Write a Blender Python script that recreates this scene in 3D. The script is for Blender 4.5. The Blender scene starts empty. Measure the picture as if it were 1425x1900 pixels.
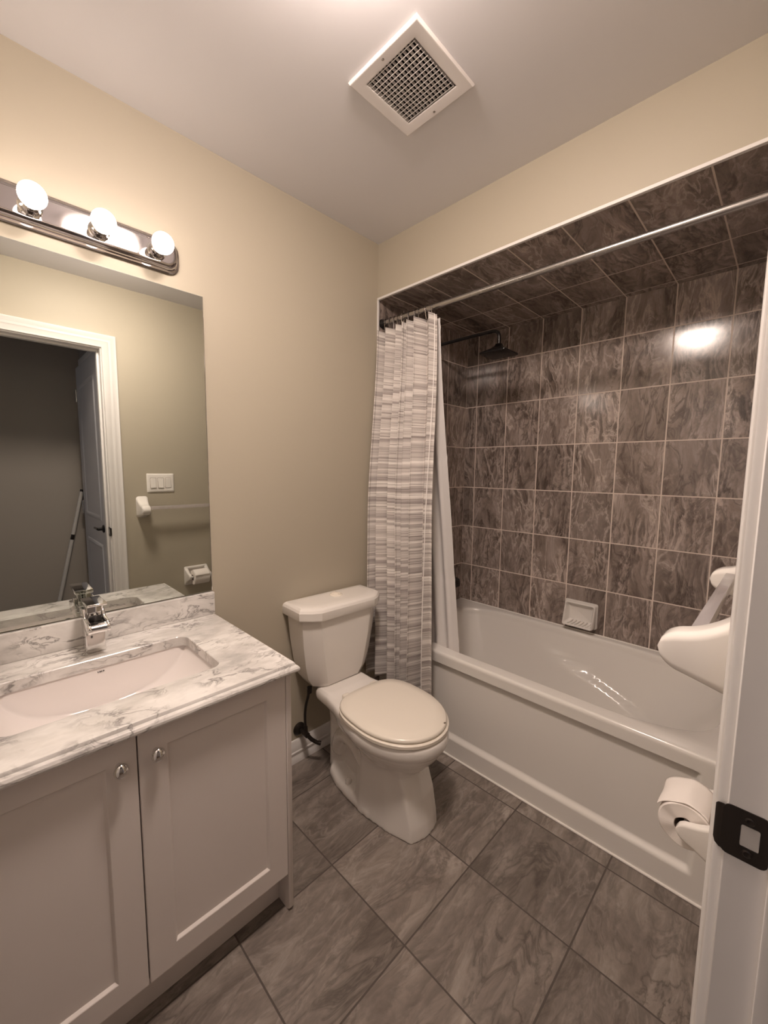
import bpy, bmesh, math, random
from mathutils import Vector, Matrix
random.seed(7)
SC = bpy.context.scene
COL = SC.collection

# ------------------------------------------------------------------ camera, world, light, exposure
def make_camera():
    yaw, pit, rol = 0.7814, -0.1027, 0.0107
    cy, sy, cp, sp = math.cos(yaw), math.sin(yaw), math.cos(pit), math.sin(pit)
    f = Vector((-sy*cp, cy*cp, sp)); r = Vector((cy, sy, 0)); u = r.cross(f)
    c, s = math.cos(rol), math.sin(rol)
    r2 = c*r + s*u; u2 = -s*r + c*u
    M = Matrix(((r2.x, u2.x, -f.x, 1.5167), (r2.y, u2.y, -f.y, -1.4707), (r2.z, u2.z, -f.z, 1.3418), (0, 0, 0, 1)))
    cam = bpy.data.cameras.new('camera'); cam.sensor_fit = 'HORIZONTAL'; cam.sensor_width = 36.0
    cam.lens = 755.15*36.0/1425.0; cam.clip_start = 0.01
    o = bpy.data.objects.new('camera', cam); COL.objects.link(o); o.matrix_world = M
    SC.camera = o
make_camera()

SC.view_settings.view_transform = 'Standard'
SC.view_settings.look = 'None'
SC.view_settings.gamma = 1.0
SC.view_settings.use_curve_mapping = False
SC.view_settings.exposure = 0.0
SC.cycles.use_denoising = True
SC.cycles.sample_clamp_indirect = 4.0
SC.cycles.max_bounces = 14
SC.cycles.diffuse_bounces = 8
SC.cycles.glossy_bounces = 6
SC.cycles.transmission_bounces = 8
LAMP_COL = (1.0, 0.825, 0.72)
BULB_COL = (1.0, 0.84, 0.73)
BULB_STRENGTH = 18.0
DOME_STRENGTH = 142.0
HALL_LIGHT = 4.0

w = bpy.data.worlds.new('world'); SC.world = w; w.use_nodes = True
w.node_tree.nodes['Background'].inputs[0].default_value = (0.02, 0.022, 0.028, 1)
w.node_tree.nodes['Background'].inputs[1].default_value = 1.0

def hall_daylight():
    L = bpy.data.lights.new('hall_window_daylight', 'AREA'); L.shape = 'RECTANGLE'
    L.size = 0.8; L.size_y = 1.2; L.energy = HALL_LIGHT; L.color = (0.66, 0.76, 1.0)
    o = bpy.data.objects.new('hall_window_daylight', L); COL.objects.link(o)
    o.location = (2.05, -4.1, 1.4); o.rotation_euler = (math.radians(90), 0, 0)
hall_daylight()

# ------------------------------------------------------------------ dimensions
W = 1.4956          # door wall plane
D = 0.801           # tiled back wall plane
H = 2.437           # ceiling
HB = 2.180          # bulkhead underside
YF = -1.70          # wall beside the vanity

# ------------------------------------------------------------------ node helpers
class NT:
    def __init__(s, name):
        s.m = bpy.data.materials.new(name); s.m.use_nodes = True
        s.t = s.m.node_tree; s.n = s.t.nodes; s.l = s.t.links
        s.b = s.n['Principled BSDF']
    def new(s, t, **k):
        n = s.n.new(t)
        for a, v in k.items(): setattr(n, a, v)
        return n
    def put(s, sock, v):
        if isinstance(v, bpy.types.NodeSocket): s.l.new(v, sock)
        elif v is not None: sock.default_value = v
    def math(s, op, a, b=None, c=None):
        n = s.new('ShaderNodeMath', operation=op)
        s.put(n.inputs[0], a); s.put(n.inputs[1], b)
        if c is not None: s.put(n.inputs[2], c)
        return n.outputs[0]
    def pos(s):
        n = s.new('ShaderNodeNewGeometry'); x = s.new('ShaderNodeSeparateXYZ')
        s.l.new(n.outputs['Position'], x.inputs[0]); return [x.outputs[i] for i in range(3)], n.outputs['Position']
    def xyz(s, a, b, c):
        n = s.new('ShaderNodeCombineXYZ'); s.put(n.inputs[0], a); s.put(n.inputs[1], b); s.put(n.inputs[2], c); return n.outputs[0]
    def vm(s, op, a, b):
        n = s.new('ShaderNodeVectorMath', operation=op); s.put(n.inputs[0], a); s.put(n.inputs[1], b); return n.outputs[0]
    def noise(s, v, scale, detail=4, rough=0.5, dist=0.0):
        n = s.new('ShaderNodeTexNoise'); s.put(n.inputs['Vector'], v)
        n.inputs['Scale'].default_value = scale; n.inputs['Detail'].default_value = detail
        n.inputs['Roughness'].default_value = rough; n.inputs['Distortion'].default_value = dist
        return n.outputs['Fac'], n.outputs['Color']
    def ramp(s, f, stops, interp='LINEAR'):
        n = s.new('ShaderNodeValToRGB'); e = n.color_ramp; e.interpolation = interp
        while len(e.elements) < len(stops): e.elements.new(0.5)
        for el, (p, c) in zip(e.elements, stops):
            el.position = p; el.color = (c, c, c, 1) if isinstance(c, (int, float)) else (*c, 1)
        s.put(n.inputs[0], f); return n.outputs[0]
    def mix(s, f, a, b, mode='MIX'):
        n = s.new('ShaderNodeMix', data_type='RGBA', blend_type=mode)
        s.put(n.inputs[0], f)
        for i, v in ((6, a), (7, b)):
            s.put(n.inputs[i], v if isinstance(v, bpy.types.NodeSocket) else (*v, 1))
        return n.outputs[2]
    def bump(s, h, strength=0.3, dist=0.001):
        n = s.new('ShaderNodeBump'); n.inputs['Strength'].default_value = strength; n.inputs['Distance'].default_value = dist
        s.l.new(h, n.inputs['Height']); s.l.new(n.outputs[0], s.b.inputs['Normal'])
    def set(s, **k):
        for a, v in k.items():
            s.put(s.b.inputs[a.replace('_', ' ')], v)
        return s

def plain(name, col, rough=0.5, metal=0.0, coat=0.0, bump=None, spec=0.5):
    t = NT(name); t.set(Base_Color=(*col, 1), Roughness=rough, Metallic=metal)
    t.b.inputs['Coat Weight'].default_value = coat; t.b.inputs['Coat Roughness'].default_value = 0.05
    t.b.inputs['Specular IOR Level'].default_value = spec
    _, p = t.pos()
    if bump:
        f, _ = t.noise(p, bump[0], 3, 0.55); t.bump(f, bump[1], bump[2])
    else:                                           # faint natural variation of the surface finish
        f, _ = t.noise(p, 14.0, 2, 0.5)
        t.set(Roughness=t.math('MULTIPLY_ADD', f, 0.04, max(0.0, rough-0.02)))
    return t.m

def tile_mat(name, au, av, u0, v0, tw, th, grout_w, ramp_stops, grout_col, light_vein, dark_vein, rough, stretch, seed=0.0, su=1.0, vein=0.55, flow=0.5):
    """square-set tiles of swirled stone in the plane of axes au, av (0=x 1=y 2=z)"""
    t = NT(name); P, _ = t.pos()
    u = t.math('SUBTRACT', P[au], u0); v = t.math('SUBTRACT', P[av], v0)
    cu = t.math('DIVIDE', u, tw); cv = t.math('DIVIDE', v, th)
    iu = t.math('FLOOR', cu); iv = t.math('FLOOR', cv)
    def edge(c, size):
        f = t.math('FRACT', c); g = t.math('SUBTRACT', 1.0, f)
        return t.math('MULTIPLY', t.math('MINIMUM', f, g), size)
    e = t.math('MINIMUM', edge(cu, tw), edge(cv, th))
    mr = t.new('ShaderNodeMapRange', interpolation_type='SMOOTHSTEP')
    t.put(mr.inputs[0], e); mr.inputs[1].default_value = grout_w*0.5-0.0004; mr.inputs[2].default_value = grout_w*0.5+0.0006
    mask = mr.outputs[0]
    wn = t.new('ShaderNodeTexWhiteNoise', noise_dimensions='3D'); t.put(wn.inputs['Vector'], t.xyz(iu, iv, seed))
    rc = t.new('ShaderNodeSeparateXYZ'); t.l.new(wn.outputs['Color'], rc.inputs[0])
    q = t.xyz(t.math('MULTIPLY', u, su), t.math('DIVIDE', v, stretch), t.math('MULTIPLY', rc.outputs[0], 37.0))
    q = t.vm('ADD', q, t.xyz(t.math('MULTIPLY', rc.outputs[1], 9.0), t.math('MULTIPLY', rc.outputs[2], 9.0), 0.0))
    _, wc = t.noise(q, 5.0, 3, 0.55)
    off = t.vm('MULTIPLY', t.vm('SUBTRACT', wc, (0.5, 0.5, 0.5)), (0.15, 0.13, 0.0))
    q2 = t.vm('ADD', q, off)
    n1, _ = t.noise(q2, 12.0, 9, 0.66, 0.35)
    col = t.ramp(n1, ramp_stops)
    sx = t.new('ShaderNodeSeparateXYZ'); t.l.new(q2, sx.inputs[0])
    fl = t.math('SINE', t.math('ADD', t.math('MULTIPLY', sx.outputs[0], 170.0), t.math('MULTIPLY', n1, 38.0)))
    nf, _ = t.noise(q, 7.0, 3, 0.55)
    fm = t.math('MULTIPLY', t.ramp(nf, [(0.44, 0.0), (0.60, 1.0)]), flow)
    fk = t.math('MULTIPLY_ADD', t.math('MULTIPLY', fl, fm), 0.42, 1.0)
    col = t.mix(1.0, col, t.xyz(fk, fk, fk), 'MULTIPLY')
    n2, _ = t.noise(q2, 17.0, 6, 0.6, 0.7)
    line = t.math('ABSOLUTE', t.math('SUBTRACT', n2, 0.5))
    lv = t.ramp(line, [(0.0, 1.0), (0.022, 0.35), (0.05, 0.0)])
    n4, _ = t.noise(q, 4.0, 2, 0.5)
    lv = t.math('MULTIPLY', lv, t.ramp(n4, [(0.42, 0.0), (0.6, 1.0)]))
    col = t.mix(t.math('MULTIPLY', lv, vein), col, light_vein)
    n3, _ = t.noise(t.vm('MULTIPLY', q2, (1.0, 1.3, 1.0)), 7.0, 6, 0.6, 1.6)
    dl = t.math('ABSOLUTE', t.math('SUBTRACT', n3, 0.47))
    dv = t.ramp(dl, [(0.0, 1.0), (0.016, 0.5), (0.045, 0.0)])
    dv = t.math('MULTIPLY', dv, t.ramp(n4, [(0.35, 1.0), (0.6, 0.15)]))
    col = t.mix(t.math('MULTIPLY', dv, 0.75), col, dark_vein)
    n6, _ = t.noise(t.vm('MULTIPLY', q2, (1.0, 1.6, 1.0)), 70.0, 4, 0.65)
    br = t.math('MULTIPLY', t.math('MULTIPLY_ADD', rc.outputs[1], 0.3, 0.85), t.math('MULTIPLY_ADD', n6, 0.7, 0.65))
    col = t.mix(1.0, col, t.xyz(br, br, br), 'MULTIPLY')
    col = t.mix(mask, grout_col, col)
    t.set(Base_Color=col)
    n5, _ = t.noise(q, 60.0, 3, 0.5)
    r = t.math('MULTIPLY_ADD', n5, 0.1, rough-0.05)
    t.set(Roughness=t.math('ADD', t.math('MULTIPLY', mask, t.math('SUBTRACT', r, 0.8)), 0.8))
    h = t.math('ADD', mask, t.math('MULTIPLY', n1, 0.12))
    t.bump(h, 0.6, 0.0012)
    return t.m

TW, TH, TU0, TV0 = 0.203, 0.2538, 0.0794, 1.9983-0.2538*8
WALL_RAMP = [(0.28, (0.10, 0.075, 0.064)), (0.41, (0.205, 0.164, 0.143)), (0.55, (0.30, 0.246, 0.22)), (0.72, (0.43, 0.36, 0.325))]
GROUT = (0.74, 0.64, 0.57)
def walltile(name, au, av, u0, v0, tw, th, seed):
    return tile_mat(name, au, av, u0, v0, tw, th, 0.0050, WALL_RAMP, GROUT, (0.62, 0.53, 0.48), (0.045, 0.031, 0.026), 0.15, 3.0, seed, vein=0.8, flow=1.0)
M = {}
M['tile_back'] = walltile('brown_marble_wall_tile', 0, 2, TU0, TV0, TW, TH, 1.0)
M['tile_side'] = walltile('brown_marble_side_tile', 1, 2, 0.598-TW*3, TV0, TW, TH, 4.0)
M['tile_soffit'] = walltile('brown_marble_soffit_tile', 0, 1, TU0, 0.503-TH*2, TW, TH, 7.0)
M['floor'] = tile_mat('grey_brown_floor_tile', 0, 1, 0.847-0.3325*4, -0.694-0.3295*8, 0.3325, 0.3295, 0.0045,
    [(0.28, (0.105, 0.085, 0.072)), (0.45, (0.175, 0.146, 0.126)), (0.58, (0.24, 0.205, 0.18)), (0.76, (0.36, 0.315, 0.28))],
    (0.085, 0.07, 0.06), (0.34, 0.30, 0.27), (0.06, 0.047, 0.039), 0.42, 3.6, 2.0, 1.0, 0.5, flow=0.35)
M['paint'] = plain('khaki_wall_paint', (0.425, 0.382, 0.303), 0.55, bump=(260.0, 0.08, 0.0006))
M['ceil'] = plain('white_ceiling_paint', (0.70, 0.69, 0.71), 0.7, bump=(300.0, 0.12, 0.0008))
M['trim'] = plain('white_trim_paint', (0.73, 0.71, 0.695), 0.32)
M['cabinet'] = plain('white_cabinet_lacquer', (0.71, 0.655, 0.625), 0.38)
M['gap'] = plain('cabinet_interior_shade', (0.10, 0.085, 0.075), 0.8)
M['ceramic'] = plain('white_ceramic', (0.80, 0.77, 0.735), 0.12, coat=0.4)
M['tub'] = plain('white_acrylic_tub', (0.78, 0.755, 0.72), 0.16, coat=0.3)
M['seat'] = plain('ivory_seat_plastic', (0.82, 0.765, 0.68), 0.22)
M['sink'] = plain('white_sink_ceramic', (0.80, 0.755, 0.74), 0.10, coat=0.4)
M['chrome'] = plain('polished_chrome', (0.80, 0.79, 0.78), 0.07, 1.0)
M['nickel'] = plain('brushed_nickel', (0.44, 0.42, 0.41), 0.27, 1.0)
M['satin'] = plain('satin_nickel_fixture', (0.46, 0.43, 0.43), 0.06, 1.0)
M['bronze'] = plain('dark_oil_rubbed_bronze', (0.035, 0.028, 0.024), 0.30, 0.6)
M['blackmetal'] = plain('matte_black_metal', (0.014, 0.012, 0.012), 0.28, 0.3)
M['black'] = plain('black_void', (0.010, 0.009, 0.008), 0.7)
M['mirror'] = plain('mirror_silver', (0.80, 0.82, 0.79), 0.0, 1.0); 
M['mirror_edge'] = plain('mirror_cut_edge', (0.30, 0.34, 0.32), 0.15)
M['ventpaint'] = plain('white_vent_enamel', (0.70, 0.67, 0.66), 0.4)
M['switch'] = plain('white_switch_plastic', (0.82, 0.79, 0.75), 0.3)
M['liner'] = plain('white_vinyl_liner', (0.80, 0.77, 0.75), 0.42)
M['paper'] = plain('white_tissue_paper', (0.84, 0.79, 0.75), 0.95, bump=(420.0, 0.35, 0.0008))
M['cardboard'] = plain('grey_cardboard_tube', (0.20, 0.15, 0.12), 0.9)
M['caulk'] = plain('white_caulk', (0.84, 0.81, 0.77), 0.35)
M['hall_door'] = plain('white_door_dim_daylight', (0.52, 0.52, 0.55), 0.35)  # white door; dim cool daylight is put into its base colour
M['pole'] = plain('grey_painted_pole', (0.50, 0.48, 0.46), 0.4)
M['mark'] = plain('small_dark_print', (0.06, 0.055, 0.05), 0.5)
M['hallpaint'] = plain('dimmed_hall_paint', (0.33, 0.295, 0.265), 0.6, bump=(260.0, 0.08, 0.0006))  # wall colour darkened to stand in for the weaker light in the hall
M['hallfloor'] = plain('brown_hall_floor', (0.12, 0.085, 0.06), 0.5)
def mirror_exact():
    t = NT('mirror_glass'); t.set(Base_Color=(0.70, 0.73, 0.695, 1), Roughness=0.0, Metallic=1.0); return t.m
M['mirror'] = mirror_exact()
def acrylic():
    t = NT('clear_acrylic'); t.set(Base_Color=(0.90, 0.86, 0.88, 1), Roughness=0.16, IOR=1.3)
    t.b.inputs['Transmission Weight'].default_value = 0.75; return t.m
M['acrylic'] = acrylic()
def bulb():
    t = NT('lit_bulb_glass'); t.set(Base_Color=(0.9, 0.9, 0.9, 1))
    t.b.inputs['Emission Color'].default_value = (*BULB_COL, 1); t.b.inputs['Emission Strength'].default_value = BULB_STRENGTH
    return t.m
M['bulb'] = bulb()
def dome():
    t = NT('lit_dome_glass'); t.set(Base_Color=(0.9, 0.9, 0.9, 1))
    t.b.inputs['Emission Color'].default_value = (*LAMP_COL, 1); t.b.inputs['Emission Strength'].default_value = DOME_STRENGTH
    return t.m
M['dome'] = dome()
def marble():
    t = NT('white_grey_marble'); P, p = t.pos()
    q = t.vm('MULTIPLY', p, (1.0, 0.55, 1.0))
    _, wc = t.noise(q, 6.0, 4, 0.6)
    q2 = t.vm('ADD', q, t.vm('MULTIPLY', t.vm('SUBTRACT', wc, (0.5, 0.5, 0.5)), (0.16, 0.16, 0.16)))
    n1, _ = t.noise(q2, 7.0, 7, 0.6)
    col = t.ramp(n1, [(0.30, (0.44, 0.425, 0.415)), (0.44, (0.62, 0.60, 0.58)), (0.56, (0.76, 0.74, 0.72)), (0.66, (0.84, 0.82, 0.80))])
    n2, _ = t.noise(q2, 15.0, 6, 0.62, 0.8)
    ln = t.math('ABSOLUTE', t.math('SUBTRACT', n2, 0.5))
    n3, _ = t.noise(p, 9.0, 2, 0.5)
    v = t.math('MULTIPLY', t.ramp(ln, [(0.0, 1.0), (0.018, 0.5), (0.05, 0.0)]), t.ramp(n3, [(0.40, 0.0), (0.60, 1.0)]))
    col = t.mix(t.math('MULTIPLY', v, 0.95), col, (0.20, 0.185, 0.18))
    t.set(Base_Color=col, Roughness=0.14); return t.m
M['marble'] = marble()
def fabric():
    t = NT('striped_woven_curtain'); uv = t.new('ShaderNodeUVMap'); x = t.new('ShaderNodeSeparateXYZ')
    t.l.new(uv.outputs[0], x.inputs[0]); u, v = x.outputs[0], x.outputs[1]
    fine, _ = t.noise(t.xyz(t.math('MULTIPLY', u, 2.2), t.math('MULTIPLY', v, 240.0), 0.0), 1.0, 2, 0.6)
    mid, _ = t.noise(t.xyz(t.math('MULTIPLY', u, 0.35), t.math('MULTIPLY', v, 105.0), 3.0), 1.0, 2, 0.5)
    band, _ = t.noise(t.xyz(t.math('MULTIPLY', u, 0.07), t.math('MULTIPLY', v, 38.0), 9.0), 1.0, 1, 0.5)
    col = t.ramp(band, [(0.36, (0.40, 0.36, 0.345)), (0.52, (0.60, 0.56, 0.53)), (0.62, (0.76, 0.725, 0.69))])
    col = t.mix(t.ramp(mid, [(0.36, 0.45), (0.50, 0.0)]), col, (0.17, 0.145, 0.135))
    col = t.mix(t.ramp(fine, [(0.34, 0.75), (0.47, 0.0)]), col, (0.17, 0.145, 0.135))
    col = t.mix(t.ramp(fine, [(0.60, 0.0), (0.72, 0.5)]), col, (0.80, 0.765, 0.73))
    t.set(Base_Color=col, Roughness=0.9)
    wv, _ = t.noise(t.xyz(t.math('MULTIPLY', u, 350.0), t.math('MULTIPLY', v, 700.0), 0.0), 1.0, 1, 0.5)
    t.bump(t.math('ADD', wv, fine), 0.5, 0.0012); return t.m
M['fabric'] = fabric()

# ------------------------------------------------------------------ mesh helpers
def box(bm, x0, x1, y0, y1, z0, z1, bev=0.0, seg=2):
    r = bmesh.ops.create_cube(bm, size=1.0); vs = r['verts']
    bmesh.ops.scale(bm, vec=(abs(x1-x0), abs(y1-y0), abs(z1-z0)), verts=vs)
    bmesh.ops.translate(bm, vec=((x0+x1)/2, (y0+y1)/2, (z0+z1)/2), verts=vs)
    if bev > 0:
        es = list({e for v in vs for e in v.link_edges})
        bmesh.ops.bevel(bm, geom=es, offset=bev, segments=seg, profile=0.5, affect='EDGES')
    return bm
def loft(bm, rings, cap0=True, cap1=True, closed=True):
    vv = [[bm.verts.new(p) for p in r] for r in rings]
    n = len(rings[0])
    for a, b in zip(vv, vv[1:]):
        for i in range(n if closed else n-1):
            j = (i+1) % n
            bm.faces.new((a[i], a[j], b[j], b[i]))
    if cap0: bm.faces.new(list(reversed(vv[0])))
    if cap1: bm.faces.new(vv[-1])
    return vv
def tube(bm, path, r, n=14, caps=True, closed=False):
    P = [Vector(p) for p in path]; rings = []
    t0 = (P[1]-P[0]).normalized(); a = t0.orthogonal().normalized()
    for i, p in enumerate(P):
        t = ((P[min(i+1, len(P)-1)]-P[max(i-1, 0)])).normalized()
        a = (a-t*a.dot(t)).normalized(); b = t.cross(a)
        rr = r[i] if isinstance(r, (list, tuple)) else r
        rings.append([p+rr*(math.cos(k*2*math.pi/n)*a+math.sin(k*2*math.pi/n)*b) for k in range(n)])
    loft(bm, rings, caps, caps)
    return bm
def lathe(bm, prof, o, axis, n=32, up=None, sx=1.0, sy=1.0):
    """prof: (radius, height along axis) pairs, from base to tip"""
    o = Vector(o); z = Vector(axis).normalized()
    a = (Vector(up) if up else z.orthogonal()).normalized(); a = (a-z*a.dot(z)).normalized(); b = z.cross(a)
    rings = [[o+z*h+max(r, 1e-5)*(math.cos(k*2*math.pi/n)*a*sx+math.sin(k*2*math.pi/n)*b*sy) for k in range(n)] for r, h in prof]
    loft(bm, rings); return bm
def prism(bm, poly, plane, c0, c1, bev=0.0, seg=2):
    """poly in two axes, extruded along the third: plane 'xy','xz','yz'"""
    def pt(p, c):
        return {'xy': (p[0], p[1], c), 'xz': (p[0], c, p[1]), 'yz': (c, p[0], p[1])}[plane]
    v0 = [bm.verts.new(pt(p, c0)) for p in poly]; v1 = [bm.verts.new(pt(p, c1)) for p in poly]
    n = len(poly); fs = [bm.faces.new(v0), bm.faces.new(v1)]
    for i in range(n):
        j = (i+1) % n; fs.append(bm.faces.new((v0[i], v0[j], v1[j], v1[i])))
    bmesh.ops.recalc_face_normals(bm, faces=fs)
    if bev > 0:
        es = list({e for f in fs for e in f.edges})
        bmesh.ops.bevel(bm, geom=es, offset=bev, segments=seg, profile=0.5, affect='EDGES')
    return bm
def rrect(cx, cy, hx, hy, r, n=6):
    pts = []
    for qx, qy, a0 in ((1, 1, 0), (-1, 1, 90), (-1, -1, 180), (1, -1, 270)):
        for k in range(n+1):
            a = math.radians(a0+90*k/n)
            pts.append((cx+qx*(hx-r)+r*math.cos(a), cy+qy*(hy-r)+r*math.sin(a)))
    return pts
def arc(p0, p1, p2, n=8):
    """quadratic bend through p0, control p1, p2"""
    a, b, c = Vector(p0), Vector(p1), Vector(p2)
    return [((1-t)**2)*a+2*t*(1-t)*b+t*t*c for t in [i/n for i in range(n+1)]]
def S(t):
    t = max(0.0, min(1.0, t)); return t*t*(3-2*t)

def bm_():
    return bmesh.new()
def finish(name, bm, mat, angle=38.0, recalc=True):
    if recalc: bmesh.ops.recalc_face_normals(bm, faces=bm.faces)
    me = bpy.data.meshes.new(name); bm.to_mesh(me); bm.free()
    for p in me.polygons: p.use_smooth = True
    me.set_sharp_from_angle(angle=math.radians(angle))
    me.materials.append(mat if not isinstance(mat, str) else M[mat])
    return me
def root_of(o):
    while o.parent: o = o.parent
    return o
def part(name, bm, mat, parent, label=None, local=False, angle=38.0, recalc=True):
    """bm is in world coordinates unless local; becomes a child of parent"""
    if not local:
        bmesh.ops.translate(bm, vec=-root_of(parent).location, verts=bm.verts)
    o = bpy.data.objects.new(name, finish(name, bm, mat, angle, recalc)); COL.objects.link(o); o.parent = parent
    if label: o['label'] = label
    return o
def empty(name, loc, label, cat, group=None, rz=0.0):
    o = bpy.data.objects.new(name, None); o.empty_display_size = 0.05; COL.objects.link(o)
    o.location = loc; o.rotation_euler = (0, 0, rz); o['label'] = label; o['category'] = cat
    if group: o['group'] = group
    return o
def solo(name, bm, mat, label=None, cat=None, group=None, kind=None, angle=38.0, recalc=True, loc=None):
    if loc is None:
        xs = [v.co for v in bm.verts]
        loc = Vector(((min(p.x for p in xs)+max(p.x for p in xs))/2, (min(p.y for p in xs)+max(p.y for p in xs))/2, min(p.z for p in xs)))
    bmesh.ops.translate(bm, vec=-Vector(loc), verts=bm.verts)
    o = bpy.data.objects.new(name, finish(name, bm, mat, angle, recalc)); COL.objects.link(o); o.location = loc
    if label: o['label'] = label
    if cat: o['category'] = cat
    if group: o['group'] = group
    if kind: o['kind'] = kind
    return o
def struct(name, bm, mat, **k):
    return solo(name, bm, mat, kind='structure', **k)

# ------------------------------------------------------------------ setting: room shell
T = 0.10
JY0, JY1 = -1.647, -0.885        # door jamb faces
HX0, HX1, HY0, HY1 = 1.612, 2.47, -0.83, -4.2     # hallway
DOORH = 2.05
struct('floor', box(bm_(), -T, HX0-0.06, YF-T, D+T, -0.06, 0.0), 'floor')
struct('wall_left', box(bm_(), -T, 0.0, YF, 0.0, 0.0, H), 'paint')
struct('wall_alcove_left', box(bm_(), -T, 0.0, 0.0005, D, 0.0, HB+0.03), 'tile_side')
struct('wall_back', box(bm_(), -T, W+T, D, D+T, 0.0, HB+0.03), 'tile_back')
struct('wall_bulkhead', box(bm_(), 0.0, W, 0.0, D, HB+0.006, H), 'paint')
struct('ceiling_soffit', box(bm_(), 0.0, W, 0.004, D, HB, HB+0.0055), 'tile_soffit')
struct('wall_front', box(bm_(), -T, W, YF-T, YF, 0.0, H), 'paint')
b = bm_()
box(b, W, HX0, JY1+0.02, 0.0, 0, H); box(b, W, HX0, YF-T, JY0-0.02, 0, H); box(b, W, HX0, JY0-0.02, JY1+0.02, DOORH+0.02, H)
struct('wall_right', b, 'paint')
struct('wall_alcove_right', box(bm_(), W, W+T, 0.0005, D, 0.0, HB+0.03), 'tile_side')
# ceiling with the duct opening for the extractor grille
VX0, VX1, VY0, VY1 = 0.572, 0.754, -0.614, -0.431
b = bm_()
for q in ((-T, VX0, YF-T, D), (VX1, W+T, YF-T, D), (VX0, VX1, YF-T, VY0), (VX0, VX1, VY1, D)):
    box(b, q[0], q[1], q[2], q[3], H, H+0.03)
struct('ceiling', b, 'ceil')
# white edge strips round the tiled opening
b = bm_(); box(b, 0.0, W, -0.006, 0.006, HB-0.005, HB+0.006, 0.001, 1); struct('trim_1', b, 'trim')
b = bm_(); box(b, 0.0, 0.007, -0.007, 0.004, 0.49, HB-0.005, 0.001, 1); struct('trim_2', b, 'trim')
# caulk where tub meets floor
b = bm_(); tube(b, [(0.0, 0.031, 0.003), (W, 0.031, 0.003)], 0.005, 8); struct('trim_3', b, 'caulk')

def baseboard_profile(d):
    return [(0, 0), (0.016*d, 0), (0.016*d, 0.030), (0.013*d, 0.034), (0.013*d, 0.040), (0.0155*d, 0.044), (0.0155*d, 0.052),
            (0.012*d, 0.056), (0.0115*d, 0.085), (0.009*d, 0.090), (0.009*d, 0.096), (0.005*d, 0.104), (0, 0.106)]
b = bm_(); prism(b, baseboard_profile(1), 'xz', -0.861, 0.0); struct('baseboard_left', b, 'trim')
b = bm_(); prism(b, [(W+x, z) for x, z in baseboard_profile(-1)], 'xz', -0.80, 0.0); struct('baseboard_right', b, 'trim')

# hallway seen in the mirror
struct('floor_hall', box(bm_(), HX0-0.06, HX1+T, HY1, HY0+T, -0.06, 0.0), 'hallfloor')
struct('wall_hall_far', box(bm_(), HX1, HX1+T, HY1, HY0+T, 0, H), 'hallpaint')
struct('wall_hall_end', box(bm_(), HX0, HX1, HY0, HY0+T, 0, H), 'hallpaint')
struct('wall_hall_side', box(bm_(), HX0-T, HX0, HY1, YF-T, 0, H), 'hallpaint')
struct('wall_hall_back', box(bm_(), HX0-T, HX1+T, HY1-T, HY1, 0, H), 'hallpaint')
struct('ceiling_hall', box(bm_(), HX0, HX1+T, HY1, HY0+T, H, H+0.03), 'ceil')

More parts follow.
